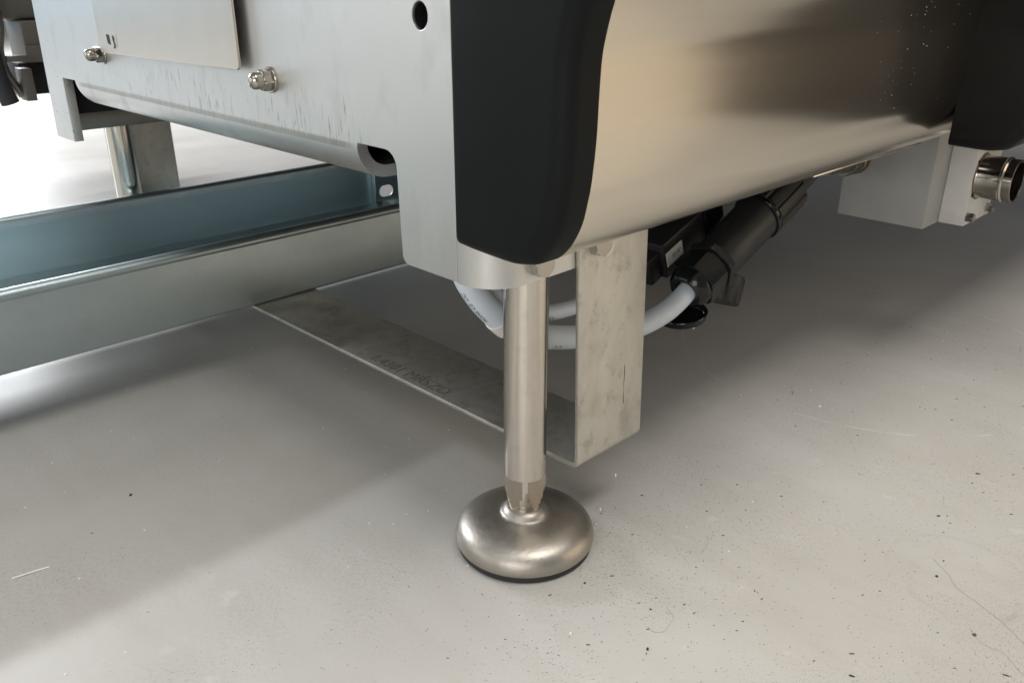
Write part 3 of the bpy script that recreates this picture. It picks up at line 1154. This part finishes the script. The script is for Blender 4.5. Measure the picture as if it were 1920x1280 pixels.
lathe("fitting_collar", [(0, 0), (0.0190, 0), (0.0190, 0.010), (0.0165, 0.012), (0, 0.012)], M['brass'], fit, 40, MF)
bm = bmesh.new()
hexprism(bm, 0.034, 0.012, 0.034, MF, 0.0008, 0.2)
link("fitting_nut", bm, M['bluebox'], fit, angle=22)
lathe("fitting_neck", [(0, 0.034), (0.0145, 0.034), (0.0150, 0.040), (0.0135, 0.050), (0.0135, 0.085), (0, 0.085)], M['bluebox'], fit, 40, MF)

# ------------------------------------------------------------------ neighbouring machine, far left
nb = thing("background_machine", "dark machine part with hoses and steel brackets, far left behind the plate", "machine", (0.2, 1.55, 0.15))
box("casing", (0.150, 0.36, 1.52, 1.60, 0.1655, 0.226), M['dark'], nb, 0.003)
box("steel_block", (0.165, 0.36, 1.505, 1.60, 0.2265, 0.3020), M['bgpart'], nb, 0.004)
box("steel_block", (0.162, 0.36, 1.497, 1.5045, 0.2270, 0.2575), M['bgpart'], nb, 0.002)
box("upper_cover", (0.140, 0.40, 1.52, 1.60, 0.3030, 0.42), M['bgpart'], nb, 0.01)
box("bracket", (0.140, 0.158, 1.47, 1.51, 0.1600, 0.2190), M['bgpart'], nb, 0.001)
box("clamp", (0.118, 0.152, 1.455, 1.47, 0.2330, 0.2440), M['bgpart'], nb, 0.001)
tube("hose", catmull([(0.085, 1.48, 0.42), (0.100, 1.48, 0.33), (0.098, 1.48, 0.26), (0.102, 1.48, 0.20), (0.112, 1.48, 0.158)], 8), 0.0165, M['rubber'], nb, 16)
tube("hose", catmull([(0.125, 1.50, 0.37), (0.128, 1.50, 0.30), (0.118, 1.50, 0.25), (0.122, 1.50, 0.21), (0.142, 1.50, 0.168)], 8), 0.0085, M['bluebox'], nb, 14)
tube("hose", catmull([(0.060, 1.50, 0.36), (0.075, 1.50, 0.33), (0.062, 1.50, 0.29)], 8), 0.020, M['rubber'], nb, 16)

# ------------------------------------------------------------------ debris on the floor


def crumb(name, x, y, sx, sy, sz, rot, mat, label, cat, group=None):
    bm = bmesh.new()
    bmesh.ops.create_icosphere(bm, subdivisions=2, radius=1.0)
    for v in bm.verts:
        k = 1 + 0.35 * (random.random() - 0.5)
        v.co = 0.72 * Vector((v.co.x * sx * k, v.co.y * sy * k, max(-0.3, v.co.z) * sz * k + 0.3 * sz))
    o = link(name, bm, mat)
    o.location = (x, y, 0.0)
    o.rotation_euler = (0, 0, rot)
    return tag(o, label, cat, group)


def fibre(name, pts, r, mat, label, cat, group=None):
    P = catmull([(x, y, z) for x, y, z in pts], 6)
    bm = bmesh.new()
    bm_tube(bm, P, r, 6)
    return tag(link(name, bm, mat), label, cat, group)


G = "crumbs scattered on the floor"
crumb("crumb", 0.3310, -0.2007, 0.0030, 0.0011, 0.0009, -0.9, M['blackbit'], "black shiny flake on the shaded floor, upper right of the pale floor", "crumb", G)
crumb("crumb", 0.1319, -0.2651, 0.0019, 0.0016, 0.0012, 0.3, M['brownbit'], "round dark brown crumb beside the long curved hair", "crumb", G)
crumb("crumb", 0.2467, -0.2008, 0.0024, 0.0009, 0.0007, -0.6, M['blackbit'], "thin black flake with a black dot next to it", "crumb", G)
crumb("crumb", 0.2514, -0.2054, 0.0009, 0.0008, 0.0007, 0.0, M['blackbit'], "tiny black dot right of the thin black flake", "crumb", G)
crumb("crumb", 0.1730, -0.2270, 0.0015, 0.0013, 0.0010, 0.4, M['blackbit'], "small black crumb left of the long straight hair's start", "crumb", G)
crumb("crumb", 0.0065, -0.1090, 0.0000 + 0.0012, 0.0009, 0.0008, 0.2, M['brownbit'], "reddish brown crumb at the top of the curly fibre", "crumb", G)
crumb("crumb", -0.0235, -0.1290, 0.0018, 0.0011, 0.0009, 0.6, M['bluebit'], "navy blue crumb below the curly fibre", "crumb", G)
crumb("crumb", 0.0448, -0.2265, 0.0026, 0.0010, 0.0008, -1.2, M['blackbit'], "black splinter at the bottom edge of the picture, right of centre", "crumb", G)
crumb("crumb", 0.0620, -0.2184, 0.0024, 0.0007, 0.0007, -0.9, M['brownbit'], "bent brown splinter just above the black splinter", "crumb", G)
crumb("crumb", 0.1100, -0.2900, 0.0030, 0.0006, 0.0006, -1.25, M['blackbit'], "straight black splinter in the bottom right corner", "crumb", G)
crumb("crumb", -0.1814, 0.2605, 0.0019, 0.0016, 0.0012, 0.4, M['blackbit'], "black crumb alone in the shadow left of the foot", "crumb", G)
crumb("crumb", 0.0040, -0.0512, 0.0030, 0.0009, 0.0010, 0.2, M['tanbit'], "tan wood flake touching the floor right of the rubber ring", "crumb", G)
crumb("crumb", -0.0045, -0.0620, 0.0014, 0.0012, 0.0008, 0.2, M['brownbit'], "dark red crumb just below the tan flake", "crumb", G)
G2 = "pale chips on the floor"
crumb("chip", 0.0690, -0.0139, 0.0024, 0.0012, 0.0016, 0.9, M['whitebit'], "silvery white chip right of the round foot", "chip", G2)
crumb("chip", 0.1150, 0.0080, 0.0016, 0.0012, 0.0022, 0.3, M['whitebit'], "bright curled chip at the strap's bottom corner", "chip", G2)
crumb("chip", 0.3497, -0.0524, 0.0018, 0.0013, 0.0014, 0.3, M['whitebit'], "white chip in the grey shade under the long panel", "chip", G2)
crumb("chip", 0.4287, 0.1450, 0.0036, 0.0026, 0.0022, 0.3, M['whitebit'], "white chip on the floor below the open black cap", "chip", G2)
fibre("wire_sliver", [(-0.2800, 0.2153, 0.0007), (-0.2720, 0.2136, 0.0010), (-0.2640, 0.2122, 0.0008), (-0.2575, 0.2110, 0.0005)], 0.00055, M['whitebit'],
      "thin pale wire sliver at the left edge of the floor", "wire")
fibre("fibre", [(0.0190, -0.1135, 0.0004), (0.0140, -0.1170, 0.0006), (0.0110, -0.1235, 0.0005), (0.0030, -0.1260, 0.0006), (-0.0050, -0.1270, 0.0006), (-0.0090, -0.1225, 0.0005), (-0.0080, -0.1170, 0.0004)], 0.00008, M['hair'],
      "hooked brown fibre on the pale floor below the foot's right", "fibre", "fibres and hairs on the floor")
fibre("hair", [(0.1900, -0.2180, 0.0004), (0.1800, -0.2320, 0.0007), (0.1700, -0.2410, 0.0005), (0.1640, -0.2560, 0.0006), (0.1550, -0.2750, 0.0004), (0.145, -0.290, 0.0004)], 0.00008, M['hair'],
      "long straight hair at the right edge of the floor", "hair", "fibres and hairs on the floor")
fibre("hair", [(0.1360, -0.2610, 0.0004), (0.1280, -0.2690, 0.0008), (0.1270, -0.2780, 0.0005), (0.1280, -0.2830, 0.0006), (0.1200, -0.2930, 0.0004), (0.115, -0.300, 0.0004)], 0.00008, M['hair'],
      "curved hair running past the round brown crumb", "hair", "fibres and hairs on the floor")
fibre("fibre", [(0.0990, -0.0905, 0.0004), (0.0930, -0.0960, 0.0006), (0.0860, -0.0980, 0.0005), (0.0790, -0.0990, 0.0004)], 0.00008, M['hair'],
      "short arched fibre among the dust right of the foot", "fibre", "fibres and hairs on the floor")

# dust and specks nobody could count: one object
bm = bmesh.new()
rnd = random.Random(11)
fwd = Vector((0.70, 0.71))


def speck(x, y, l, w, h, th):
    ca, sa = cos(th), sin(th)
    pts = [(-l, 0), (-l * 0.3, w), (l * 0.6, w * 0.8), (l, 0), (l * 0.4, -w), (-l * 0.5, -w * 0.8)]
    lo = [bm.verts.new((x + u * ca - v * sa, y + u * sa + v * ca, 0.0001)) for u, v in pts]
    top = bm.verts.new((x + 0.1 * l * ca, y, h))
    for i in range(6):
        bm.faces.new((lo[i], lo[(i + 1) % 6], top))


cnt = 0
while cnt < 5200:
    x = rnd.uniform(-0.35, 0.75)
    y = rnd.uniform(-0.34, 0.50)
    # front of the machine gets most of the dust
    d = 0.02 + 0.10 * (y < 0.05) + 0.55 * math.exp(-(((x - 0.045) / 0.075) ** 2 + ((y + 0.085) / 0.055) ** 2)) + 0.16 * (y < -0.02 and x > -0.12)
    if hypot(x, y) < 0.052 or rnd.random() > d:
        continue
    big_ = rnd.random() < 0.05
    l = (0.0010 if big_ else 0.00038) * rnd.uniform(0.5, 1.7)
    th = -0.62 + rnd.gauss(0, 0.4)
    speck(x, y, l, l * rnd.uniform(0.14, 0.38), 0.0002 + l * 0.25, th)
    cnt += 1
dust = link("floor_dust", bm, M['dustbit'], smooth=False)
dust["kind"] = "stuff"
dust["label"] = "fine dark specks and dust strewn over the grey floor"
bm = bmesh.new()
for k in range(170):
    x = rnd.uniform(-0.3, 0.6)
    y = rnd.uniform(-0.15, 0.6)
    l = 0.0007 * rnd.uniform(0.5, 1.6)
    speck(x, y, l, l * 0.7, l * 0.8, rnd.uniform(0, 3))
wd = link("white_dust", bm, M['whitebit'], smooth=False)
wd["kind"] = "stuff"
wd["label"] = "scattered pale grains of dust on the floor"
